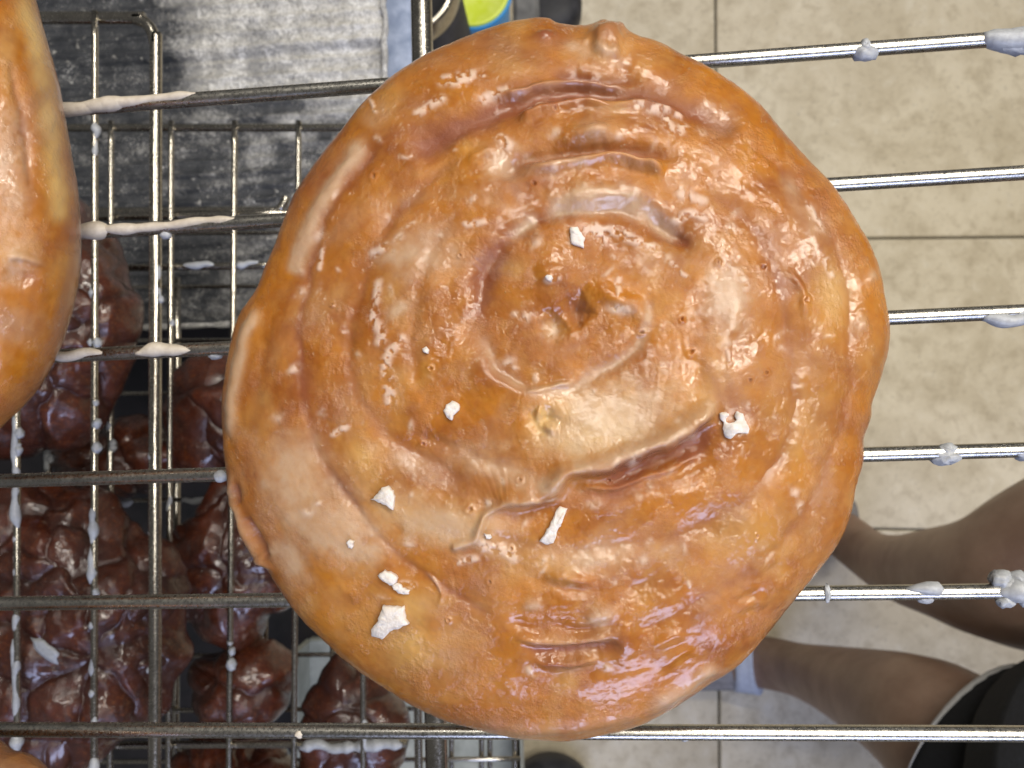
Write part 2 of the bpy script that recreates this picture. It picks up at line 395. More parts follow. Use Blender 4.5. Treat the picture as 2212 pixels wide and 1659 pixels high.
# inner coil
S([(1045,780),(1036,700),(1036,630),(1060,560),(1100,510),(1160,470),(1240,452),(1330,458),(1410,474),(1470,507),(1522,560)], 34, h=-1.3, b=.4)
S([(1040,690),(1045,610),(1070,560),(1105,520)], 24, b=.8, h=-.6)  # soft shading on the coil's left side, painted in with brown
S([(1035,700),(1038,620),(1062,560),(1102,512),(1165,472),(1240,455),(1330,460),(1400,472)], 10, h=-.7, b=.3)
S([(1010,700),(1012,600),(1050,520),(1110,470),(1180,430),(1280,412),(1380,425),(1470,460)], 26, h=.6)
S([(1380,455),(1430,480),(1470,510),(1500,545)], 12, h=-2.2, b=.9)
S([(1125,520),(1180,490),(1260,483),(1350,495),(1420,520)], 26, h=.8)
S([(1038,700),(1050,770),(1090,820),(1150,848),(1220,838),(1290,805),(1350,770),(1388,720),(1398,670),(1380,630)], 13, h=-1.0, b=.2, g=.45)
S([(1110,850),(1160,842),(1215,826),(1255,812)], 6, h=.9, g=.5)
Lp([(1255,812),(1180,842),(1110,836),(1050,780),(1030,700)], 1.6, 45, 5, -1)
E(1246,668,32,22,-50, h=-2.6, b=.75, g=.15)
E(1195,708,22,24,0, h=-2.0, y=.4)
S([(1262,632),(1228,655),(1195,690),(1180,725)], 13, h=-1.0, b=.3)
S([(1262,622),(1310,630),(1360,655),(1395,690),(1388,740)], 20, h=1.0)
E(1340,668,26,14,0, g=.8, w=.8); E(1190,712,14,18,0, g=.6, w=.9)  # white highlights by the knot, painted in as glaze and crust
S([(1150,600),(1200,590),(1255,610)], 20, h=.7)
S([(1180,800),(1240,755),(1290,715),(1330,690)], 12, h=-.35, b=.35)
S([(1130,760),(1180,790),(1250,780)], 22, h=.6)
# outer lip of the inner coil, right hand pool
Lp([(1515,560),(1575,572),(1612,602),(1622,632),(1608,680),(1572,730),(1545,790),(1530,830)], .45, 60, 7, 1)
E(1575,640,52,72,15, g=.75, h=.15, pw=3)
S([(1525,565),(1580,580),(1612,612),(1605,650)], 9, w=.8)
E(1310,895,125,58,-10, g=.8, y=.5, pw=2.2, h=.3)
E(1285,940,130,30,-8, y=.6, g=.3)
E(1175,908,24,26,20, h=-1.6, y=1.0)
E(1166,898,10,14,0, h=1.2)
E(1185,925,12,9,0, h=1.2)
# the big overlapping crease
BC = [(1562,874),(1530,905),(1490,935),(1440,965),(1380,990),(1310,1015),(1240,1032),(1205,1058),(1160,1083),(1095,1090),(1052,1112),(1036,1142),(1022,1166),(985,1182)]
Lp(BC[:11], 3.3, 55, 7, 1)
S(BC[8:], 9, h=.9, g=.5, taper=False)
S([(x-6, y-20) for x, y in BC[:9]], 15, h=1.0, g=.55)  # rolled lip; its glossy highlight is painted in with milky glaze
S([(1548,905),(1500,950),(1430,990),(1350,1022),(1270,1042)], 26, h=-1.9, b=.85)  # recess below the lip, its shade painted in with brown
S([(1545,925),(1500,975),(1450,1000)], 22, b=.8, h=-.6)
S([(1545,885),(1480,935),(1400,975),(1300,1012),(1235,1030)], 10, h=.7, b=.4)
S([(1240,1060),(1340,1045),(1440,1015),(1530,970)], 8, h=.7); S([(1250,1078),(1350,1068),(1460,1040),(1570,985)], 9, h=-.6, b=.3)
S([(1060,1128),(1120,1112),(1200,1100),(1300,1090)], 18, h=-.8, b=.45)
# upper coils
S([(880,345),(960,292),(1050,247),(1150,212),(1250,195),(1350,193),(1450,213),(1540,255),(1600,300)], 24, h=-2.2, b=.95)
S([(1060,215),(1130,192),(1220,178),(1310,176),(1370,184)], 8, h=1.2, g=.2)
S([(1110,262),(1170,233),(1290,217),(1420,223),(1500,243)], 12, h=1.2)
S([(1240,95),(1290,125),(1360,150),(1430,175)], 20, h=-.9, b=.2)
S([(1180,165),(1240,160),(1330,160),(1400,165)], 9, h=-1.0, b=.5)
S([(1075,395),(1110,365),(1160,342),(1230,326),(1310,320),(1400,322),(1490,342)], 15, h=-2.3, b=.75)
S([(1120,372),(1200,350),(1300,344),(1390,352),(1445,372)], 13, h=1.9, g=.3)
S([(1180,315),(1230,296),(1290,288),(1350,295)], 18, h=1.3)
E(1290,283,42,24,0, h=1.1, g=.5)
S([(1000,352),(1040,330),(1080,322)], 10, h=.6)
E(1290,425,70,26,0, g=.8, h=.8)
S([(1170,470),(1230,440),(1330,440),(1420,470),(1480,520)], 20, g=.75)
S([(1100,520),(1140,480),(1170,460)], 14, g=.5)
E(1088,355,34,40,-30, g=.6)
E(1180,75,26,12,0, b=.9, h=.8); E(1312,78,30,22,0, h=1.8, b=.7); S([(1280,98),(1310,112),(1350,108)], 8, h=.8, g=.4)
E(1245,100,30,16,20, g=.55); E(1160,100,60,16,-10, b=.35)
# left coils
S([(1010,330),(920,385),(855,455),(805,540),(773,630),(757,720),(764,820),(798,900),(865,962),(950,1012),(1030,1045)], 12, h=-.5, b=.35)
S([(1010,330),(920,385),(855,455),(805,540),(773,630),(757,720),(764,820),(798,900),(865,962),(950,1012),(1030,1045)], 46, h=-1.1, b=.12)
S([(835,300),(762,372),(702,470),(665,570),(647,670),(644,780),(655,880),(690,980),(760,1080),(830,1178),(900,1236),(990,1292),(1080,1345)], 8, h=-.4, b=.45)
S([(835,300),(762,372),(702,470),(665,570),(647,670),(644,780),(655,880),(690,980),(760,1080),(830,1178),(900,1236),(990,1292),(1080,1345)], 44, h=-.9, b=.12)
S([(905,1238),(940,1262),(955,1290),(948,1320)], 5, h=.4, w=.4)
S([(1000,440),(950,520),(910,620),(895,720),(900,800),(930,880)], 14, h=-.6, b=.2)
S([(880,930),(960,960),(1060,1000),(1180,1040)], 12, h=-.7)
S([(565,640),(605,612),(640,570),(665,520)], 16, h=-.6)
S([(808,282),(745,350),(700,425),(665,495),(640,560),(620,600)], 15, g=.85, h=.5)
S([(850,200),(810,250),(790,285)], 20, g=.3)
S([(563,655),(530,720),(510,800),(498,890),(497,960)], 12, g=1.0, y=.15, h=.6)
S([(600,640),(575,720),(555,820),(550,920)], 12, h=-.5)
E(915,545,62,50,-20, g=.55); E(860,670,24,13,-30, g=.8); E(840,560,30,18,0, g=.5)
E(640,1000,80,60,20, g=.6); E(700,1125,110,60,20, g=.75, h=.3); E(620,1210,60,30,50, g=.6); E(760,1180,60,30,20, g=.5)
E(950,1125,130,42,12, g=.65, y=.55, h=.4); E(1090,1020,120,28,18, g=.5); E(900,1010,90,24,25, g=.4)
E(790,1010,50,90,-20, y=.45); E(1150,1240,90,24,-5, b=.1)
E(1290,1200,120,30,0, g=.45); E(1290,1205,45,30,0, g=.25, h=.5)
S([(1170,1250),(1230,1245),(1300,1258)], 14, h=.8); S([(1110,1230),(1210,1275),(1330,1270),(1450,1240)], 10, h=-.6)
E(880,1380,160,90,30, y=.35)
# ring grooves, lower and right
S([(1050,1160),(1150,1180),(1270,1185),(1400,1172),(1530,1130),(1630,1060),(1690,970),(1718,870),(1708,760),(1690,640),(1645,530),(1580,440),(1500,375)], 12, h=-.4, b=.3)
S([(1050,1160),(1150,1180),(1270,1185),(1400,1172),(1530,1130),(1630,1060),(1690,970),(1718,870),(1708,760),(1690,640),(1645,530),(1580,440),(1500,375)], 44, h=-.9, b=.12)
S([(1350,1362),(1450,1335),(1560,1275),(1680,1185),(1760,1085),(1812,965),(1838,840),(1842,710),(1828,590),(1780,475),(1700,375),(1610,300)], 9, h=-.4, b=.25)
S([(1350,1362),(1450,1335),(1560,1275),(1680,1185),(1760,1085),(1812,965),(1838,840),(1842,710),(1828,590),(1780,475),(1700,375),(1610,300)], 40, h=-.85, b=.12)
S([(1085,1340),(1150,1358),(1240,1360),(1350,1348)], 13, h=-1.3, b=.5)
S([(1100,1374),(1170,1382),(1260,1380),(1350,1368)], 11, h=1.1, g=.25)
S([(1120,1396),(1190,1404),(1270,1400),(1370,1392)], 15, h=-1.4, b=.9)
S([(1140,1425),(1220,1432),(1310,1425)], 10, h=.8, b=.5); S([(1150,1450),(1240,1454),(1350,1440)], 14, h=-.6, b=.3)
E(1345,1392,26,30,0, h=.8, b=.3); E(1298,1335,30,18,-10, g=.8, h=.8); E(1150,1308,20,16,0, g=.6, h=.3)
mp.soft = .7
for (a, b_) in (((1560,1300),(1640,1255)),((1580,1330),(1660,1290)),((1420,1450),(1500,1400)),((1500,1340),(1560,1300)),((1400,1400),(1480,1370)),((1600,1250),(1690,1200))):
    S([a, ((a[0]+b_[0])/2+6, (a[1]+b_[1])/2-8), b_], 11, h=.35); S([(a[0]+12, a[1]+16), (b_[0]+12, b_[1]+16)], 7, h=-.4)
S([(1380,1530),(1450,1505),(1520,1465),(1560,1430)], 16, h=.9, g=.55)
S([(1010,1560),(1130,1575),(1280,1560),(1400,1530)], 16, h=.5, g=.25, b=.2)
E(1750,480,26,50,-25, g=.45, h=.3); E(1710,400,16,30,-30, g=.45); E(1880,600,10,16,0, g=.5, h=.4); E(1860,700,12,16,0, g=.4, h=.5)
E(1800,640,44,70,0, y=.6); E(1740,900,90,130,0, y=.3); E(1620,1150,120,70,0, y=.35)
S([(1690,560),(1730,640),(1745,700)], 9, h=.5); S([(1500,760),(1520,830),(1500,890)], 10, h=-.4)
# slits torn in the lower left edge
S([(508,1052),(516,1085)], 6, taper=False, h=-1.8, b=1); S([(532,1128),(552,1168),(572,1198)], 7, taper=False, h=-3.4, b=1)
S([(492,1010),(508,1100),(545,1190),(590,1240)], 7, h=.9, g=.5)
# opaque white crusts
for pts, ww in (([(818,612),(812,655),(808,690),(822,715),(820,740)], 12), ([(872,735),(850,760),(835,790),(842,830),(844,870)], 12), ([(960,180),(1000,165),(1040,160)], 14),
                ([(1005,175),(985,185)], 12), ([(905,245),(935,225),(950,218)], 9), ([(1048,215),(1075,205),(1095,190)], 10), ([(1440,262),(1462,285),(1480,270)], 13),
                ([(1440,250),(1470,240)], 9), ([(1520,470),(1490,455),(1460,470)], 10), ([(1270,500),(1330,505),(1375,520),(1410,530)], 12), ([(1290,490),(1310,520)], 9),
                ([(1480,600),(1450,570)], 6), ([(1040,1175),(1085,1190),(1110,1205)], 11), ([(990,1215),(1020,1205)], 9), ([(890,1270),(870,1262)], 8), ([(1080,300),(1100,320)], 10),
                ([(1755,445),(1768,490)], 10), ([(1790,560),(1800,600)], 7), ([(1475,410),(1520,425)], 12), ([(1010,490),(1050,480)], 8), ([(805,545),(830,535)], 10),
                ([(715,930),(735,920)], 9), ([(690,540),(683,580)], 6), ([(1575,765),(1580,785)], 7), ([(1340,600),(1345,640)], 7), ([(1200,600),(1180,605)], 8),
                ([(800,200),(815,235)], 5), ([(1370,230),(1440,232)], 9), ([(1120,235),(1180,215)], 6), ([(670,1400),(700,1425)], 6)):
    mp.S(pts, ww, taper=False, pw=3, w=.85)
for _ in range(90):
    a = random.random()*6.28; r_ = 620*math.sqrt(random.random()); x, y = 1195+r_*math.cos(a)*1.0, 815+r_*math.sin(a)*1.05
    E(x, y, random.uniform(4, 12), random.uniform(4, 16), random.uniform(0, 90), w=random.uniform(.3, .8), g=.3)
for _ in range(22):     # burst bubbles in the glaze: a raised rim round a pinhole
    a = random.random()*6.28; r_ = 600*math.sqrt(random.random()); x, y = 1195+r_*math.cos(a), 815+r_*math.sin(a)*1.05; q = random.uniform(5, 10)
    E(x, y, q, q, 0, h=.5, edge=.1); E(x, y, q*.55, q*.55, 0, h=-.8, b=.5, edge=.1)
mp.finish()

SIL = [(1150,42),(1185,42),(1205,52),(1240,57),(1280,57),(1303,51),(1340,62),(1375,78),(1430,96),(1490,126),(1550,158),(1600,192),(1650,240),(1705,298),(1755,350),(1795,400),(1830,450),(1860,502),(1885,560),(1903,622),(1914,690),(1914,740),(1905,800),(1893,850),(1887,880),(1886,905),(1870,950),(1866,1000),(1850,1055),(1838,1110),(1815,1165),(1785,1212),(1750,1257),(1700,1320),(1650,1380),(1600,1430),(1540,1478),(1480,1518),(1400,1558),(1320,1584),(1230,1597),(1150,1597),(1080,1590),(1010,1573),(930,1548),(860,1510),(790,1460),(720,1405),(660,1340),(610,1280),(560,1210),(520,1130),(500,1060),(485,980),(481,900),(484,820),(495,750),(513,690),(538,652),(560,618),(576,580),(600,520),(635,432),(680,355),(730,290),(790,222),(850,170),(920,125),(1000,86),(1080,57)]
ZE = 0.0175
SIL = [(1200+(a-1200)*.983, 822+(b_-822)*.981) for a, b_ in SIL]
bun, BV = loaf('glazed_bun', SIL, (1200, 822), ZE, 0.0335, 0.0013, M_BUN, mp, 1300, 430)
tag(bun, 'large golden brown glazed spiral bun scattered with white glaze flakes on the top rack', 'bun', 'glazed buns on the top rack')

# second bun at the left edge and the third in the lower left corner
def side_bun(sil, cen, label, seed, ring):
    sil = np.array(sil, float); lo = sil.min(0)-20; hi = sil.max(0)+20
    m = Maps(lo[0], lo[1], hi[0], hi[1], 2.5)
    for f_ in ring: f_(m)
    m.finish()
    o, _ = loaf('glazed_bun', sil, cen, ZE, 0.034, 0.0013, M_BUN, m, 520, 190, n_top=2.3)
    tag(o, label, 'bun', 'glazed buns on the top rack')
side_bun([(40,-60),(56,0),(76,70),(94,140),(110,220),(126,310),(139,410),(144,510),(137,610),(119,690),(92,770),(58,840),(20,890),(-15,920),(-60,962),(-150,985),(-300,940),(-420,800),(-485,600),(-480,300),(-420,50),(-300,-110),(-150,-190),(-20,-170)],
    (-160, 400), 'golden glazed bun cut off by the left edge of the picture beside the drip tray', 3,
    [lambda m: m.S([(40,-40),(85,120),(105,260),(125,400),(128,500)], 22, y=1.0), lambda m: m.S([(10,120),(40,230),(60,330),(70,430)], 9, h=-1.0, b=.5),
     lambda m: m.S([(-20,300),(20,420),(30,540),(10,640)], 40, g=.3, w=.15), lambda m: m.E(20, 300, 50, 90, 0, g=.3, w=.2), lambda m: m.S([(0,560),(50,555),(100,570)], 9, h=.8, g=.4),
     lambda m: m.S([(-10,580),(40,600),(90,590)], 14, h=-1.0, b=.3), lambda m: m.E(20, 700, 60, 40, 0, g=.35, b=.3), lambda m: m.S([(155,420),(160,520),(140,660),(95,790)], 14, b=.6),
     lambda m: m.S([(-60,100),(-30,260),(-40,420)], 30, h=-1.2, b=.4)])
side_bun([(-40,1634),(10,1650),(52,1684),(80,1730),(95,1800),(90,1950),(60,2080),(-120,2160),(-330,2120),(-470,1980),(-480,1800),(-380,1670),(-220,1600),(-100,1594)],
    (-160, 1880), 'tan glazed bun whose rounded top edge shows in the lower left corner', 4, [lambda m: m.S([(-100,1640),(0,1660),(70,1700)], 30, b=.3, g=.2)])

# ------------------------------------------------------------------ flakes of set glaze lying on the bun
bx, by = PX(BV); BZ = BV
def on_bun(px, py):
    d = (bx-px)**2 + (by-py)**2 - 4e4*0*BV[:, 2]
    k = np.argpartition(d, 24)[:24]
    k = k[BV[k, 2] > ZE]
    return BV[k].mean(0)
def flake(poly, label, parent_z=0.0, th=0.00035, lift=0.00022, mat=None, concave=False):
    poly = np.array(poly, float); c = poly.mean(0)
    dense = []
    rr = np.random.default_rng(int(c[0])*7+int(c[1]))
    for i in range(len(poly)):
        a, b_ = poly[i], poly[(i+1) % len(poly)]; n = max(2, int(np.hypot(*(b_-a))/5))
        for t in np.arange(n)/n: dense.append(a+(b_-a)*t + rr.normal(0, 0.9, 2))
    dense = np.array(dense); n = len(dense); Z = []
    rings = []
    for f_ in (1.0, 0.93, 0.55, 0.0):
        q = c + (dense-c)*f_ if f_ else c[None]
        w_ = np.array([on_bun(*p) for p in q]); rings.append(w_)
    top = lambda w_, e: w_ + np.array([0, 0, lift + th*e])
    V = np.vstack([rings[0]+np.array([0, 0, -.0001]), top(rings[0], .45), top(rings[1], 1.0)+rr.normal(0, 3e-5, (n, 3)), top(rings[2], 1.15)+rr.normal(0, 5e-5, (n, 3)), top(rings[3], 1.2)])
    q = [(k*n+i, k*n+(i+1) % n, (k+1)*n+(i+1) % n, (k+1)*n+i) for k in range(3) for i in range(n)]
    t = [(3*n+i, 3*n+(i+1) % n, 4*n) for i in range(n)]
    if concave:
        from mathutils.geometry import tessellate_polygon
        V = np.vstack([rings[0]+np.array([0, 0, -.0001]), top(rings[0], 1.0)])
        q = [(i, (i+1) % n, n+(i+1) % n, n+i) for i in range(n)]
        t = [tuple(n+a for a in tri) for tri in tessellate_polygon([[Vector((p[0], p[1], 0)) for p in rings[0]]])]
    org = rings[3][0]
    o = link('glaze_flake', mesh_np('glaze_flake', V-org, q, t), mat or M_FLAKE); o.location = tuple(org)
    tag(o, label, 'flake', 'white glaze flakes on the bun')
flake([(1230,492),(1247,490),(1255,505),(1263,515),(1261,535),(1243,532),(1233,527)], 'white glaze flake with straight sides near the top of the inner coil')
flake([(1178,598),(1186,594),(1195,601),(1190,609),(1180,605)], 'tiny white speck of glaze inside the inner coil, above its dark centre')
flake([(913,752),(922,749),(928,756),(926,765),(917,764)], 'small square white flake left of the inner coil')
flake([(964,875),(978,866),(993,874),(992,886),(980,896),(977,910),(965,900),(959,889)], 'crinkled whitish flake on the left of the bun, level with the pale pool')
flake([(1554,892),(1570,890),(1573,897),(1566,903),(1568,912),(1580,915),(1592,908),(1586,898),(1590,889),(1604,894),(1606,908),(1616,920),(1617,936),(1600,934),(1587,938),(1578,949),(1566,943),(1560,925),(1562,912),(1553,902)], 'ragged C-shaped white flake at the right end of the big crease', concave=True)
flake([(803,1078),(815,1068),(827,1052),(840,1049),(852,1060),(854,1078),(850,1099),(840,1095),(826,1085)], 'smooth white teardrop shaped flake left of the big crease', th=.0006)
flake([(1208,1093),(1225,1098),(1214,1130),(1203,1150),(1196,1172),(1182,1176),(1166,1168),(1180,1148),(1193,1122)], 'long narrow strip of glaze below the big crease')
flake([(749,1170),(757,1165),(766,1168),(763,1184),(754,1183)], 'tiny white flake at the lower left of the bun')
flake([(818,1240),(832,1231),(850,1236),(862,1246),(858,1258),(845,1262),(825,1252)], 'chunky white flake, the upper of two touching ones near the lower left', th=.0007)
flake([(845,1262),(860,1258),(872,1268),(886,1274),(884,1284),(862,1280),(852,1272)], 'greyish crumb of glaze just below and right of the chunky flake')
flake([(830,1306),(848,1308),(874,1309),(877,1330),(884,1345),(868,1354),(848,1360),(828,1379),(806,1372),(803,1358),(818,1340),(822,1322)], 'largest white flake, a notched wedge at the lower left of the bun', th=.0007)
flake([(1047,1152),(1060,1153),(1063,1160),(1052,1163)], 'tiny white crumb just under the left end of the big crease')

# ------------------------------------------------------------------ racks
def blob(parent, name, c, r, mat, sc=(1, 1, 1), seed=0, rough=.25):
    n, mth = 12, 16
    ph = np.linspace(0, math.pi, n); T = np.arange(mth)/mth*2*math.pi
    d = np.stack([np.sin(ph)[:, None]*np.cos(T), np.sin(ph)[:, None]*np.sin(T), np.cos(ph)[:, None]*np.ones(mth)], -1)
    nz = noise2(d[..., 0]*3+d[..., 2]*2+seed, d[..., 1]*3+seed*.7+d[..., 2], 1.0, 40+seed % 9, 2)
    V = (d*(1+rough*nz[..., None])*r*np.array(sc)).reshape(-1, 3) + np.asarray(c)
    i = np.arange(n-1)[:, None]*mth; j = np.arange(mth)[None]; j2 = (j+1) % mth
    q = np.stack([i+j, i+mth+j, i+mth+j2, i+j2], -1).reshape(-1, 4)
    return link(name, mesh_np(name, V, q), mat, parent)
def crust(parent, a, b_, rw, seed, cover=0.5, mat=None, side=0.0, up=0.5, name='glaze_drip', fat=1.0):
    """glaze dried along a wire: a lumpy sleeve of uneven width"""
    n = max(10, int(np.linalg.norm(b_-a)/0.0007)); t = np.linspace(0, 1, n)
    pts = a + (b_-a)*t[:, None]
    d = _n(b_-a); sd = np.cross(d, [0, 0, 1.0])
    r = rw*(0.62+0.55*noise1(n, max(3, n//7), seed)+0.45*noise1(n, max(4, n//4), seed+5))*fat
    r *= np.clip(np.minimum(t, 1-t)*n/5, 0.15, 1)**.5
    off = (noise1(n, max(3, n//9), seed+2)-.5)*1.1 + side
    pts = pts + sd*(off*rw)[:, None] + np.array([0, 0, 1.0])*rw*up
    return tube(name, pts, r, mat or M_GLAZE, parent, 12)
# top rack: the wires run across the picture
rk = tag(empty('wire_rack', (0, 0, 0)), 'top steel wire rack of six visible crosswise wires carrying the buns', 'wire rack', 'stacked wire racks')
ML = [(0, 250), (0, 514.5), (0, 759), (0, 1034), (0, 1301), (0, 1577)]
ml = [(250, 228), (300, 495), (300, 761), (200, 1033), (300, 1300), (300, 1577)]
mr = [(1900, 104), (2100, 380), (2100, 678), (2000, 978), (1900, 1280), (1900, 1584)]
RW = 0.00140
ys = []
for (a, b_) in zip(ml, mr):
    ya, yb = P(*a, 0)[1], P(*b_, 0)[1]; ys.append((ya, yb))
sp = np.mean(np.diff([(a+b_)/2 for a, b_ in ys]))
print('WIRES', [(round(a*1000, 1), round(b_*1000, 1)) for a, b_ in ys])
WY = []
for k, (a, b_) in enumerate(ys):
    A_, B_ = P(*ml[k], 0), P(*mr[k], 0); d = (B_-A_)/(B_[0]-A_[0])
    WY.append((A_, d))
def wpt(k, x, z=0.0):
    if k < 0: A_, d = WY[0][0]-np.array([0, sp*k, 0])*-1*-1, WY[0][1]
    elif k > 5: A_, d = WY[5][0]+np.array([0, sp*(k-5), 0]), WY[5][1]
    else: A_, d = WY[k]
    p = A_ + d*(x-A_[0]); p[2] = z; return p
A0 = WY[0][0] - np.array([0, sp, 0])
for k in range(6):
    xs = np.linspace(-0.21, 0.21, 60); pts = np.array([wpt(k, x) for x in xs])
    pts[:, 2] += 0.00015*(noise1(60, 12, k)-.5)
    tube('wire', pts, RW, M_WIRE, rk, 16)
for q in (1, ):
    pts = np.array([wpt(0, x) for x in np.linspace(-0.21, 0.21, 20)]) - np.array([0, sp, 0]); tube('wire', pts, RW, M_WIRE, rk, 12)
    pts = np.array([wpt(5, x) for x in np.linspace(-0.21, 0.21, 20)]) + np.array([0, sp, 0]); tube('wire', pts, RW, M_WIRE, rk, 12)
for x in (-0.21, 0.21):
    tube('frame_bar', [(x, .115, -.0036), (x, 0, -.0036), (x, -.115, -.0036)], 0.0024, M_WIRE, rk)
def wx(k, px):
    """world point on top wire k under survey column px"""
    lo, hi = -0.2, 0.2
    for _ in range(40):
        mid = (lo+hi)/2
        if PX(wpt(k, mid))[0] < px: lo = mid
        else: hi = mid
    return wpt(k, (lo+hi)/2)
crust(rk, wx(0, 120), wx(0, 428), RW*.70, 3, mat=M_RIB, up=.95, side=-.15); crust(rk, wx(0, 110), wx(0, 300), RW*.75, 13, mat=M_RIB, up=.8, side=.15)
crust(rk, wx(1, 150), wx(1, 250), RW*1.0, 4, mat=M_RIB, up=.5, side=.1); crust(rk, wx(1, 215), wx(1, 512), RW*.62, 5, mat=M_RIB, up=1.0, side=-.35)
crust(rk, wx(2, 100), wx(2, 240), RW*.72, 6, mat=M_RIB, up=.9, side=-.2); crust(rk, wx(2, 300), wx(2, 424), RW*.75, 7, mat=M_RIB, up=.9, side=-.1)
p = wx(1, 357); blob(rk, 'glaze_drip', p+np.array([0, -.0014, -.0002]), .0010, M_GLAZE, (1.2, .9, 1))
p = wx(2, 463); blob(rk, 'glaze_drip', p+np.array([0, -.0012, -.0004]), .0010, M_GLAZE, (1.5, .9, 1))
p = wx(3, 482); blob(rk, 'glaze_drip', p+np.array([0, -.0003, .0012]), .0013, M_GLAZE, (1.0, 1, .8), 3, .08)
p = wx(0, 1867); blob(rk, 'glaze_drip', p+np.array([0, -.0008, .0002]), .0017, M_GLAZE, (1.5, 1.0, .9), 3, .2); blob(rk, 'glaze_drip', p+np.array([-.0002, .0002, .0008]), .0013, M_GLAZE, (.8, 1.1, .8), 4)
crust(rk, wx(0, 2118), wx(0, 2290), RW*1.25, 9, up=.25, side=.35, fat=1.15); blob(rk, 'glaze_drip', wx(0, 2195)+np.array([0, -.0012, .0002]), .0026, M_GLAZE, (1.8, .9, .7), 8)
crust(rk, wx(2, 2118), wx(2, 2290), RW*.9, 10, up=.4, side=.9); crust(rk, wx(2, 2175), wx(2, 2290), RW*1.0, 11, up=.3, side=.0)
p = wx(3, 2040); blob(rk, 'glaze_drip', p+np.array([0, -.0006, .0003]), .0018, M_GLAZE, (1.5, 1.05, .8), 9, .35); blob(rk, 'glaze_drip', p+np.array([.0004, .0006, .0006]), .0013, M_GLAZE, (1.3, .9, .8), 5, .3)
blob(rk, 'glaze_drip', wx(3, 2212)+np.array([0, -.0006, .0003]), .0015, M_GLAZE, (1.4, 1, .8), 19, .35)
p = wx(4, 1998); tube('glaze_drip', [p+np.array([-.0040, .0006, .0008]), p+np.array([-.0018, .0009, .0010]), p+np.array([.0002, .0009, .0011]), p+np.array([.0018, .0008, .0011]), p+np.array([.0027, .0007, .0010])], [.0003, .0008, .0013, .0013, .0004], M_GLAZE, rk, 14)
blob(rk, 'glaze_drip', p+np.array([0, -.0010, 0]), .0011, M_GLAZE, (1.5, 1, .9), 6)
crust(rk, wx(4, 2150), wx(4, 2300), RW*1.2, 14, up=.3, side=-.1, fat=1.15)
for dx_, dy_, r_ in ((2160, .0022, .0018), (2195, .0020, .0017), (2168, -.0017, .0013), (2212, -.0014, .0013), (2180, .0006, .0020)):
    blob(rk, 'glaze_drip', wx(4, dx_)+np.array([0, dy_, .0004]), r_, M_GLAZE, (1.2, 1, .8), int(dx_), .28)
blob(rk, 'glaze_drip', wx(4, 1783)+np.array([0, .0002, .0012]), .0009, M_GLAZE, (.7, 1.9, .5), 31, .4)
blob(rk, 'glaze_drip', wx(5, 1478)+np.array([0, -.0010, .0004]), .0005, M_GLAZE, (1.5, 1, .6), 32, .4)
blob(rk, 'glaze_drip', wx(5, 650)+np.array([0, -.0002, .0012]), .0008, M_RIB, (1, .9, .4), 33, .3)

def vrack(label, z, xs, y0, y1, r, fx, fr, cross, crad, mat=M_WIRE2, seed=0, cover=(), xleft=-420):
    """lower rack: (top px, bottom px) of each lengthwise wire, frame bar and cross bars"""
    o = P(*( (xs[0][0]), 800, z)); root = tag(empty('wire_rack', tuple(o)), label, 'wire rack', 'stacked wire racks')
    rr = np.random.default_rng(seed)
    for xt, xb in xs:
        a, b_ = P(xt, y0, z), P(xb, y1, z); n = 30; t = np.linspace(0, 1, n)[:, None]
        tube('wire', a+(b_-a)*t, r, mat, root, 12)
    if fx:
        xt, xb = fx; zz = z-r-fr*.2
        co = [(xleft, y0+14), (xt-90, y0+14), (xt-45, y0+16), (xt-15, y0+32), (xt-1, y0+70), (xt, y0+120), ((xt+xb)/2, (y0+y1)/2), (xb, y1-120), (xb-15, y1-30), (xb-60, y1-6), (xleft, y1-6)]
        pts = catmull(np.array([P(a, b_, zz) for a, b_ in co]), 8); tube('frame_bar', pts, fr, mat, root, 14)
    for (cx0, cx1, cy0, cy1) in cross:
        tube('cross_bar', np.linspace(P(cx0, cy0, z-r-crad), P(cx1, cy1, z-r-crad), 12), crad, mat, root, 10)
    for (xi, ya, yb, fat, side) in cover:
        xt, xb = xs[xi] if xi >= 0 else fx
        f = lambda y: P(xt+(xb-xt)*(y-y0)/(y1-y0), y, z if xi >= 0 else z-r-fr*.2)
        rw = r if xi >= 0 else fr
        a, b_ = f(ya), f(yb)
        if abs(yb-ya) < 26: blob(root, 'glaze_drip', (a+b_)/2+np.array([side*rw, 0, .3*rw]), rw*fat, M_GLAZE, (1, 1.3, .9), int(ya), .3)
        else: crust(root, b_, a, rw*.8, int(ya+xt), up=.35, side=side, fat=fat)
    return root
Z2, Z3, Z4 = -0.105, -0.165, -0.215
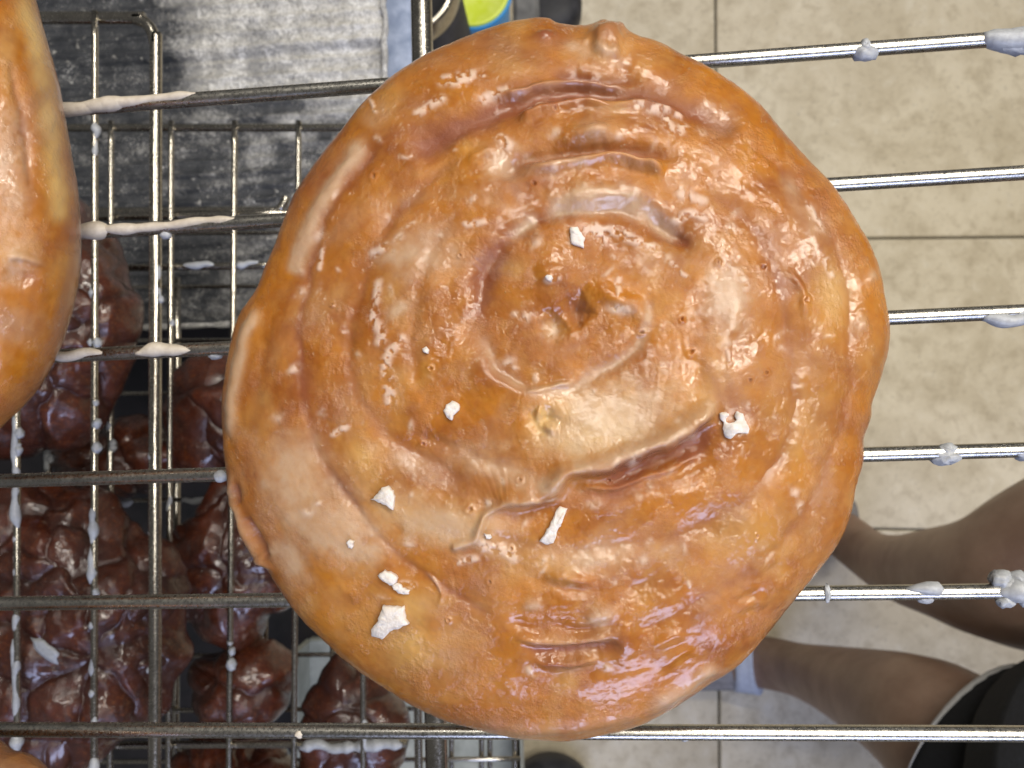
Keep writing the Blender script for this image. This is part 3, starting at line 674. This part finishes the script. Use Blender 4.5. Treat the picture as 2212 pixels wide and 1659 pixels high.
vrack('second rack down, lengthwise wires and thick rounded frame bar left of the big bun', Z2, [(35, 38), (205, 203), (-130, -128), (-295, -293)], 25, 1860, .00115, (337, 333), .0021, [], .001, seed=3,
      cover=[(0, 890, 1040, 1.0, 0), (0, 930, 942, 1.3, 1.1), (0, 958, 985, 1.6, 1.0), (0, 1040, 1140, 1.3, 0), (0, 1320, 1370, 1.3, .1), (0, 1420, 1560, 1.2, -.1), (0, 1380, 1460, 1.0, -.9), (0, 1570, 1620, 2.2, .2),
             (1, 262, 300, 1.4, .6), (1, 1270, 1290, 1.1, .6), (1, 1390, 1470, .9, -.2), (0, 1150, 1180, 1.0, 0), (1, 860, 880, .9, .5), (0, 1180, 1260, .8, -.3), (1, 1540, 1600, .9, .2), (1, 300, 345, 1.1, .6), (1, 1010, 1050, 1.5, -.1), (1, 960, 975, 1.4, .9), (1, 905, 925, 1.3, .9), (1, 1090, 1180, 1.5, -.2), (1, 1180, 1260, 1.7, -.3), (1, 735, 748, 1.2, 1.0), (1, 735, 745, .9, -1), (1, 620, 650, 1.3, -.9), (1, 1480, 1510, 1.2, -.5), (1, 1630, 1700, 1.8, 0), (1, 1345, 1356, 1.0, -.5),
             (-1, 570, 640, .55, .9), (-1, 640, 655, .5, 1.1), (-1, 780, 795, .45, 0), (-1, 820, 832, .35, .5), (-1, 970, 1010, .7, -.4), (-1, 1120, 1170, .7, 0), (-1, 1075, 1085, .5, 0), (-1, 1440, 1452, .4, -.8), (-1, 460, 474, .5, -.3)])
X3 = [(-290, -285), (-160, -152), (-28, -25), (105, 103), (240, 237), (370, 363), (507, 493), (645, 633), (785, 784)]
vrack('third wire rack down with thin lengthwise wires showing between the frame bar and the bun', Z3, X3, 262, 1850, .00125, (880, 905), .0017, [(-300, 640, 483, 460), (-300, 640, 588, 572), (-300, 880, 1612, 1606)], .0017, seed=4,
      cover=[(4, 960, 975, 1.2, 1), (4, 900, 940, 1.3, 0), (4, 950, 965, 1.2, 1), (4, 1060, 1090, 1.5, .2), (3, 930, 1030, 1.1, 0), (3, 985, 1000, 1.3, 1), (6, 1400, 1412, 1.1, .8), (6, 1425, 1445, 1.6, .6), (8, 1550, 1620, 1.2, .5), (6, 1380, 1396, .9, 0), (5, 1060, 1120, .9, .3), (5, 690, 705, .9, .9)])
X4 = [(383, 378), (575, 572), (722, 716), (1040, 1040), (1058, 1058), (1112, 1112), (975, 975)]
r4 = tag(empty('wire_rack', tuple(P(600, 900, Z4))), 'lowest wire rack, thin dark crosswise wires glimpsed under the fritters', 'wire rack', 'stacked wire racks')
for y in (505, 620, 736, 850, 966, 1081, 1196, 1306, 1417, 1535, 1645, 1755):
    tube('wire', np.linspace(P(-300, y+4, Z4), P(1125, y-6, Z4), 14), .0011, M_WIRE2, r4, 10)
for k, (a, b_) in enumerate(X4):
    tube('cross_bar', np.linspace(P(a, 600, Z4-.003), P(b_, 1850, Z4-.003), 10), .0019 if k in (0,) else .0013, M_WIRE2, r4, 10)
tube('frame_bar', catmull([P(-300, 462, Z4), P(500, 455, Z4), P(590, 456, Z4), P(612, 440, Z4), P(618, 425, Z4)], 6), .0022, M_WIRE2, r4, 12)
crust(r4, P(395, 1082, Z4), P(460, 1080, Z4), .0014, 51, up=.4); crust(r4, P(400, 576, Z3-.003), P(470, 574, Z3-.003), .0013, 52, up=.9); crust(r4, P(505, 573, Z3-.003), P(560, 570, Z3-.003), .0013, 53, up=.9)
crust(r4, P(650, 1610, Z3-.003), P(870, 1606, Z3-.003), .0020, 54, up=.6, fat=1.1); crust(r4, P(235, 1083, Z4), P(290, 1082, Z4), .0022, 55, up=.4)

# thick rail under the bun
rail = tag(tube('support_rail', np.linspace(P(907, -160, -.05), P(947, 1830, -.05), 30), .0029, M_WIRE2, seg=20), 'thick round steel rail running up and down beneath the big bun', 'rail')

# ------------------------------------------------------------------ dark fritters between the racks
def fritter(sil, z0, z1, label, seed, nth=300, nr=130, amp=1.0):
    sil = np.array(sil, float); lo = sil.min(0)-30; hi = sil.max(0)+30; cen = (sil.min(0)+sil.max(0))/2
    sc = 1.0
    m = Maps(lo[0], lo[1], hi[0], hi[1], 3)
    X, Y = m.X, m.Y
    wxx = X + 26*noise2(X, Y, 60, seed+40, 2); wyy = Y + 26*noise2(X, Y, 60, seed+41, 2)
    # knobs of dough: rounded cells with deep creases between them
    rr = np.random.default_rng(seed); n = max(6, int((hi[0]-lo[0])*(hi[1]-lo[1])/15000))
    cxs = rr.uniform(lo[0], hi[0], n); cys = rr.uniform(lo[1], hi[1], n); rs = rr.uniform(.7, 1.35, n)
    f1 = np.full(X.shape, 1e9); f2 = np.full(X.shape, 1e9)
    for a, b_, c_ in zip(cxs, cys, rs):
        d = np.hypot(wxx-a, wyy-b_)/c_
        f2 = np.minimum(f2, np.maximum(f1, d)); f1 = np.minimum(f1, d)
    e = np.clip((f2-f1)/60, 0, 1)
    m.m['h'] = amp*(3.0*(e**.6-.6) + 3.2*noise2(X, Y, 120, seed+3, 2) + .8*noise2(X, Y, 34, seed+4, 2))
    m.m['b'] = np.clip(.8*(1-e*2.2), 0, 1)
    m.m['g'] = np.clip(noise2(X, Y, 60, seed+9, 3)*1.5, 0, 1)*.4
    m.m['w'] = np.clip(noise2(X, Y, 15, seed+11, 3)*5-3.0, 0, 1)*.4*np.clip(noise2(X, Y, 80, seed+12)+.5, 0, 1)
    m.m['y'] = np.clip(noise2(X, Y, 40, seed+13, 2)*2-1.4, 0, 1)*.04
    o, _ = loaf('fritter', sil, cen, z0+(z1-z0)*.42, z1, z0, M_FRIT, m, nth, nr, 2.3, .05, seed)
    tag(o, label, 'fritter', 'dark glazed fritters on the lower racks')
def oval(cx_, cy_, rx, ry, rot=0, seed=0, n=14):
    rr = np.random.default_rng(seed); a = np.arange(n)/n*2*math.pi; k = 1+.14*(rr.random(n)-.5)*2; r_ = math.radians(rot)
    x, y = rx*k*np.cos(a), ry*k*np.sin(a)
    return list(zip(cx_+x*math.cos(r_)-y*math.sin(r_), cy_+x*math.sin(r_)+y*math.cos(r_)))
fritter([(150,430),(205,470),(250,525),(268,590),(292,660),(290,715),(274,755),(268,800),(235,870),(210,925),(160,960),(90,985),(0,990),(-80,900),(-110,750),(-80,600),(0,480),(80,430)],
    Z3+.002, Z2-.006, 'knobbly dark fritter in the upper left, tucked behind the left bun', 21, 420, 170)
fritter([(0,1030),(80,1028),(150,1052),(225,1062),(255,1105),(300,1150),(352,1172),(388,1215),(416,1268),(400,1310),(398,1370),(402,1420),(384,1480),(362,1540),(330,1575),(285,1600),(250,1622),(190,1660),(80,1700),(-100,1680),(-180,1500),(-180,1250),(-120,1100)],
    Z3+.002, Z2-.005, 'largest dark red-brown fritter, glossy, under the wires at the lower left', 22, 560, 230)
fritter(oval(505, 1215, 135, 175, 0, 1), Z4+.002, Z3-.006, 'dark fritter right of the largest one, left of the bun', 23)
fritter(oval(490, 900, 140, 130, 0, 2), Z4+.002, Z3-.008, 'very dark fritter deep below the middle left side of the bun', 24)
fritter(oval(530, 1470, 118, 92, 0, 3), Z4+.002, Z3-.008, 'small deep-lying fritter right of the largest one near the bottom', 25)
fritter(oval(765, 1600, 105, 175, 0, 4), Z4+.002, Z3-.006, 'reddish fritter under the lower left rim of the big bun', 26)
fritter(oval(490, 1690, 130, 105, 0, 5), Z4+.002, Z3-.006, 'fritter cut off by the bottom edge between the frame bar and the reddish one', 27)
fritter(oval(270, 990, 130, 85, 10, 6), Z4+.002, Z3-.006, 'dark lumpy fritter in the gap between the upper left and the largest one', 28)
# a loose flake caught on the big fritter and others on the wires
def loose(px, py, z, rx, ry, rot, label, seed):
    c = P(px, py, z); n = 16; a = np.arange(n)/n*2*math.pi; rr = np.random.default_rng(seed); k = 1+.22*(rr.random(n)-.5)*2; r_ = math.radians(rot)
    x, y = rx*k*np.cos(a), ry*k*np.sin(a); X = x*math.cos(r_)-y*math.sin(r_); Y = x*math.sin(r_)+y*math.cos(r_)
    V = [(X[i], Y[i], -.0002) for i in range(n)]+[(X[i], Y[i], .0003) for i in range(n)]+[(X[i]*.6, Y[i]*.6, .0006) for i in range(n)]+[(0, 0, .0006)]
    q = [(kk*n+i, kk*n+(i+1) % n, (kk+1)*n+(i+1) % n, (kk+1)*n+i) for kk in (0, 1) for i in range(n)]; t = [(2*n+i, 2*n+(i+1) % n, 3*n) for i in range(n)]
    o = link('glaze_flake', mesh_np('glaze_flake', V, q, t), M_GLAZE); o.location = tuple(c); tag(o, label, 'flake')
loose(98, 1403, Z2+.0002, .0061, .0024, -38, 'pale elongated flake of glaze lying over the largest fritter at the lower left', 3)
loose(93, 40, -.20, .0050, .0026, -10, 'pale grey lump of glaze in the dark upper left corner by the tray', 5)

# ------------------------------------------------------------------ drip tray crusted with sugar
s = NT('crusted_tray'); K = s.attr('crust')
n1 = s.noise(75, 5, 0.62, 0.5); n2 = s.noise(420, 5, 0.7, 0.2); n3 = s.noise(190, 4, .6)
base = s.mix(s.ramp(n1, .35, .7), (0.020, 0.023, 0.029), (0.062, 0.066, 0.075))
base = s.mix(s.ramp(K, .25, 1.1), base, (0.34, 0.345, 0.36))  # bare metal painted lighter where the tray lies lit
m1 = s.ramp(s.math('ADD', s.math('ADD', s.math('MULTIPLY', n2, .75), s.math('MULTIPLY', n1, .55)), s.math('MULTIPLY', K, .50)), .76, 1.16)
m1 = s.math('MAXIMUM', m1, s.ramp(n3, .64, .70, 0, .8))
n5 = s.noise(1100, 3, .65); m1 = s.math('MAXIMUM', m1, s.ramp(s.math('ADD', n5, s.math('MULTIPLY', n1, .5)), .86, .94, 0, .9))
cr = s.mix(s.ramp(n1, .4, .65), (0.48, 0.47, 0.44), (0.68, 0.68, 0.67))
cr = s.mix(s.ramp(n2, .35, .5, .6, 0), cr, (0.20, 0.19, 0.18)); cr = s.mix(s.ramp(n5, .38, .5, .7, 0), cr, (0.16, 0.155, 0.15))
s.set(Base_Color=s.mix(m1, base, cr), Roughness=s.ramp(m1, 0, 1, .35, .8), Metallic=0.0, Normal=s.bump(s.math('ADD', m1, n2), .0012, .7)); M_TRAY = s.m
ZT = -0.262
c0, c1 = P(-380, -260, ZT), P(846, 690, ZT)
x0, x1, y0, y1 = c0[0], c1[0], c1[1], c0[1]
nx, ny = 260, 230; gxx, gyy = np.meshgrid(np.linspace(x0, x1, nx), np.linspace(y0, y1, ny))
gpx, gpy = PX(np.stack([gxx, gyy, np.full_like(gxx, ZT)], -1))
kk = np.clip((gpx-330)/120, -.25, 1)*np.clip((230-gpy)/60+.2, 0.22, 1) + .4*np.clip((gpx-600)/160, 0, 1) + .12*np.sin(gpy/11+gpx/140+noise2(gpx, gpy, 60, 75, 2)*3)  # crust density, with the lit upper right and shadowed rest painted in
kk = kk + .35*noise2(gpx, gpy, 90, 70, 3)
zz = ZT + .0008*noise2(gpx, gpy, 60, 71, 2) + .0009*np.clip(kk, 0, 1)*np.clip(noise2(gpx, gpy, 12, 72, 3)*2+.3, 0, 1)
zz += .0016*np.sin(gpy/9.5+gpx*.006)**8 + .0040/(1+np.exp(-(150-.085*(gpx-150)-gpy)/2)) * 1.0 - .0022/(1+np.exp(-(365-.03*gpx-gpy)/5))
tray = tag(empty('drip_tray', ((x0+x1)/2, (y0+y1)/2, ZT)), 'dark metal drip tray crusted with pale dried sugar, upper left behind the racks', 'tray')
V = np.stack([gxx, gyy, zz], -1).reshape(-1, 3); i = np.arange(ny-1)[:, None]*nx; j = np.arange(nx-1)[None]
q = np.stack([i+j, i+j+1, i+nx+j+1, i+nx+j], -1).reshape(-1, 4)
me = mesh_np('tray_base', V, q); attr(me, 'crust', kk.ravel()); link('tray_base', me, M_TRAY, tray)
rim = [(x0, y0, ZT+.004), (x1, y0, ZT+.004), (x1, y1, ZT+.004), (x0, y1, ZT+.004), (x0, y0, ZT+.004)]
for k in range(4):
    a, b_ = np.array(rim[k]), np.array(rim[k+1]); n = 120; t = np.linspace(0, 1, n)
    me = tube_mesh('tray_rim', a+(b_-a)*t[:, None]+np.array([1, 0, 0])*(.0018*(noise1(n, 40, 80+k)-.5))[:, None], .0012+.0010*noise1(n, 50, 90+k), 8)
    attr(me, 'crust', np.full(len(me.vertices), .9)); link('tray_rim', me, M_TRAY, tray)

def box(name, c, hx, hy, hz, mat, parent=None, bev=.0015, rot=0):
    cx_, cy_, cz_ = c; V = []
    for z, ins in ((-hz, bev), (-hz+bev, 0), (hz-bev, 0), (hz, bev)):
        a, b_ = hx-ins, hy-ins; k = bev*1.2
        for (x, y) in ((-a+k, -b_), (a-k, -b_), (a, -b_+k), (a, b_-k), (a-k, b_), (-a+k, b_), (-a, b_-k), (-a, -b_+k)):
            V.append((cx_+x*math.cos(rot)-y*math.sin(rot), cy_+x*math.sin(rot)+y*math.cos(rot), cz_+z))
    me = bpy.data.meshes.new(name)
    F_ = [tuple(reversed(range(8))), tuple(range(24, 32))]+[(k*8+i, k*8+(i+1) % 8, k*8+8+(i+1) % 8, k*8+8+i) for k in range(3) for i in range(8)]
    me.from_pydata(V, [], F_); me.update(); return link(name, me, mat, parent)
def paint(name, a, b_, rough, sc=60, metallic=0.0):
    s = NT(name); n = s.noise(sc, 5, .6, .3); s.set(Base_Color=s.mix(s.ramp(n, .35, .68), a, b_), Roughness=s.ramp(n, .3, .7, rough, min(1, rough+.2)), Metallic=metallic, Normal=s.bump(n, .002, .3)); return s.m
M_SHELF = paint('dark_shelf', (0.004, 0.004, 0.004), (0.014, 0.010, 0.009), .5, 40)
M_BLUE = paint('bluish_steel', (0.20, 0.25, 0.36), (0.36, 0.42, 0.55), .35, 90)
M_PALE = paint('pale_tub', (0.20, 0.215, 0.19), (0.34, 0.36, 0.33), .4, 50)
# lower bluish pan whose edge shows right of the tray
a, b_ = P(560, -260, -.30), P(892, 260, -.30)
box('steel_pan', ((a[0]+b_[0])/2, (a[1]+b_[1])/2, -.305), (b_[0]-a[0])/2, (a[1]-b_[1])/2, .006, M_BLUE)
tag(bpy.context.scene.objects['steel_pan'], 'narrow bluish steel pan edge between the crusted tray and the thick rail', 'pan')
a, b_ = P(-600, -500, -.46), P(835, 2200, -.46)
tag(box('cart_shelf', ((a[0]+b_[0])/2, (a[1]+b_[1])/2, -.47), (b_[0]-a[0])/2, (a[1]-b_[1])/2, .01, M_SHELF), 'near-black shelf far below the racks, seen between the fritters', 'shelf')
a, b_ = P(640, 1400, -.36), P(1128, 1900, -.36)
tub = tag(empty('plastic_tub', ((a[0]+b_[0])/2, (a[1]+b_[1])/2, -.38)), 'greyish green tub partly seen at the bottom edge beside the thick rail', 'tub')
box('tub_base', ((a[0]+b_[0])/2, (a[1]+b_[1])/2, -.385), (b_[0]-a[0])/2, (a[1]-b_[1])/2, .004, M_PALE, tub)
for sx in (0, 1):
    x = (a[0], b_[0])[sx]; box('tub_wall', (x, (a[1]+b_[1])/2, -.37), .002, (a[1]-b_[1])/2, .014, M_PALE, tub)
# lime jar standing on the floor side, above the bun
zj = -.55; cj = P(1022, -20, zj); rj = np.linalg.norm(P(1022+84, -20, zj)-cj)
jar = tag(empty('round_jar', tuple(cj-np.array([0, 0, .12]))), 'round jar with a bright lime lid and blue edge, above the bun at the top', 'jar')
def lathe(name, c, prof, mat, parent=None, seg=64):
    T = np.arange(seg)/seg*2*math.pi; prof = np.array(prof)
    V = np.stack([c[0]+prof[:, 0][:, None]*np.cos(T), c[1]+prof[:, 0][:, None]*np.sin(T), c[2]+prof[:, 1][:, None]*np.ones(seg)], -1).reshape(-1, 3)
    n = len(prof); i = np.arange(n-1)[:, None]*seg; j = np.arange(seg)[None]; j2 = (j+1) % seg
    return link(name, mesh_np(name, V, np.stack([i+j, i+j2, i+seg+j2, i+seg+j], -1).reshape(-1, 4)), mat, parent)
M_LIME = paint('lime_plastic', (0.56, 0.68, 0.03), (0.66, 0.76, 0.14), .35, 45); M_CYAN = paint('blue_plastic', (0.03, 0.26, 0.60), (0.05, 0.33, 0.68), .4, 50)
M_GREY = paint('grey_metal', (0.10, 0.10, 0.10), (0.22, 0.22, 0.21), .35, 40); M_DARK = paint('black_rubber', (0.012, 0.013, 0.017), (0.04, 0.04, 0.045), .5, 60)
lathe('body', cj, [(0, -.12), (rj*.7, -.12), (rj*.88, -.03), (rj*.95, -.004), (rj*.96, -.003)], M_CYAN, jar)
lathe('lid', cj, [(rj*.94, -.006), (rj*.94, .001), (rj*.90, .003), (rj*.86, .0015), (0, .0015)], M_LIME, jar)
lathe('rim', cj, [(rj*1.0, -.006), (rj*1.0, -.001), (rj*.97, .0005), (rj*.94, -.001)], M_CYAN, jar)
zc = -.45; cc = P(868, -40, zc); rc = np.linalg.norm(P(868+62, -40, zc)-cc)
can = tag(empty('steel_canister', tuple(cc)), 'dark canister with a shiny curved rim between the thick rail and the lime jar', 'canister')
lathe('body', cc, [(rc*1.9, -.10), (rc*1.9, -.02), (rc*1.75, -.015), (rc*1.3, -.02), (0, -.03)], M_DARK, can); lathe('rim', cc, [(rc*1.62, -.004), (rc*1.74, .002), (rc*1.9, -.002), (rc*1.92, -.02)], M_WIRE2, can)
zl = -.85; a, b_ = P(1104, -90, zl), P(1166, 62, zl)
foot = tag(empty('metal_caster', tuple(P(1160, 0, zl))), 'dark grey metal foot with a black rubber wheel beside the lime jar', 'cart foot')
box('bracket', ((a[0]+b_[0])/2, (a[1]+b_[1])/2, zl-.05), (b_[0]-a[0])/2, (a[1]-b_[1])/2, .05, M_GREY, foot, .006)
cw = P(1190, -8, zl-.02)
lathe('wheel', cw, [(0, -.06), (.035, -.06), (.044, -.05), (.044, -.02), (.036, -.01), (.02, -.006), (0, -.006)], M_DARK, foot)
cw = P(1190, 1752, -.95)
ft = tag(lathe('rubber_wheel', cw, [(0, -.05), (.05, -.05), (.066, -.04), (.066, -.012), (.05, 0), (.02, .004), (0, .004)], M_DARK), 'dark rubber wheel just showing at the bottom edge under the last wire', 'wheel')

# ------------------------------------------------------------------ the person standing at the lower right
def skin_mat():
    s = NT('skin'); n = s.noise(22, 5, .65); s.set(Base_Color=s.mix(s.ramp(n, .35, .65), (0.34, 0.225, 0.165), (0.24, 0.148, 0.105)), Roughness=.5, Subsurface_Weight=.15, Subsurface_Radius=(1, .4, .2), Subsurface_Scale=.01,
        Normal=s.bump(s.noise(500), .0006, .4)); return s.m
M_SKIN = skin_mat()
def limb(path, parent, name, mat, seg=28):
    pts = np.array([P(x, y, z) for x, y, z, r, *_ in path]); rad = np.array([p[3] for p in path])
    full = catmull(np.hstack([pts, rad[:, None]]), 8)
    return full
ppl = tag(empty('person', tuple(P(1750, 1300, ZF))), 'person in black shorts with white trim, bare legs reaching in from the right', 'person')
legs = [[(1740, 1110, ZF+.035, .030), (1815, 1150, ZF+.05, .036), (1880, 1200, ZF+.12, .036), (1950, 1230, ZF+.26, .042), (2040, 1240, ZF+.40, .048), (2130, 1250, ZF+.48, .056), (2230, 1238, ZF+.52, .070), (2420, 1200, ZF+.56, .086), (2620, 1200, ZF+.62, .098)],
        [(1560, 1425, ZF+.035, .036), (1650, 1430, ZF+.05, .040), (1730, 1448, ZF+.12, .038), (1815, 1475, ZF+.26, .044), (1910, 1512, ZF+.38, .052), (2010, 1560, ZF+.48, .060), (2130, 1660, ZF+.53, .072), (2320, 1760, ZF+.58, .088), (2520, 1800, ZF+.64, .100)]]
# one continuous body: skin modifier over a joined skeleton
vs_, es_, rs_ = [], [], []
for L_ in legs:
    st = len(vs_); f = limb(L_, None, None, None)[::3]
    for k, v in enumerate(f):
        vs_.append(tuple(v[:3])); rs_.append(v[3])
        if k: es_.append((st+k-1, st+k))
    L_.append(st+len(f)-1)
hip = (P(2620, 1200, ZF+.62) + P(2520, 1800, ZF+.64))/2 + np.array([.24, -.12, .06]); vs_.append(tuple(hip)); rs_.append(.12); es_ += [(legs[0][-1], len(vs_)-1), (legs[1][-1], len(vs_)-1)]
waist = hip + np.array([.10, -.05, .12]); vs_.append(tuple(waist)); rs_.append(.12); es_.append((len(vs_)-2, len(vs_)-1))
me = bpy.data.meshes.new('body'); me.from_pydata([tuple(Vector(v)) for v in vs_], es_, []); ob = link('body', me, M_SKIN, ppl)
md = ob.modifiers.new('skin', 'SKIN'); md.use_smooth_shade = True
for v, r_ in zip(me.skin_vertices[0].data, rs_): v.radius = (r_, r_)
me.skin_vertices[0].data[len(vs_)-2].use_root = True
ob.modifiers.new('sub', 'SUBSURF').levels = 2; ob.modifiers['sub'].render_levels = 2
M_SHORT = paint('black_cloth', (0.005, 0.0055, 0.007), (0.010, 0.011, 0.014), .95, 300); M_TRIM = paint('white_trim', (0.42, 0.42, 0.42), (0.5, 0.5, 0.5), .8, 200)
M_SOCK = paint('pale_blue_sock', (0.48, 0.53, 0.66), (0.60, 0.66, 0.78), .8, 120); M_SHOE = paint('grey_shoe', (0.22, 0.21, 0.22), (0.34, 0.33, 0.34), .7, 90)
for L_ in (legs[1],):
    f = catmull(np.array([list(P(x, y, z))+[r] for x, y, z, r in L_[:-1]]), 8)
    k0 = int(len(f)*(.73 if L_ is legs[1] else .88))
    seg = f[k0:]; rad = seg[:, 3]*1.22 + .002*(noise1(len(seg), 9, 5)-.5)
    tube('shorts', seg[:, :3], rad, M_SHORT, ppl, 36)
    tp = np.array([f[k0-1]*.35+f[k0]*.65, f[k0], f[k0]*.85+f[k0+1]*.15]); tube('trim', tp[:, :3], tp[:, 3]*1.235+.0015, M_TRIM, ppl, 36)
tube('shorts', [tuple(hip+np.array([-.02, 0, -.06])), tuple(hip), tuple(waist)], [.14, .15, .14], M_SHORT, ppl, 36)
# socks and shoes
for L_, mat_s in ((legs[1], M_SOCK), (legs[0], M_SHOE)):
    f = catmull(np.array([list(P(x, y, z))+[r] for x, y, z, r in L_[:-1]]), 8)
    tube('sock', f[2:8, :3], f[2:8, 3]*1.16, mat_s, ppl, 28)
    c = f[3, :3]; toe = c + np.array([-.17, .01, -.01])
    toe[2] = ZF+.035
    tube('shoe', np.array([c+np.array([.05, 0, -.0]), c, (c*2+toe)/3, (c+toe*2)/3, toe, toe+np.array([-.02, 0, -.005])]), np.array([.030, .042, .046, .046, .036, .012]), M_SHOE, ppl, 24, squash=.72)
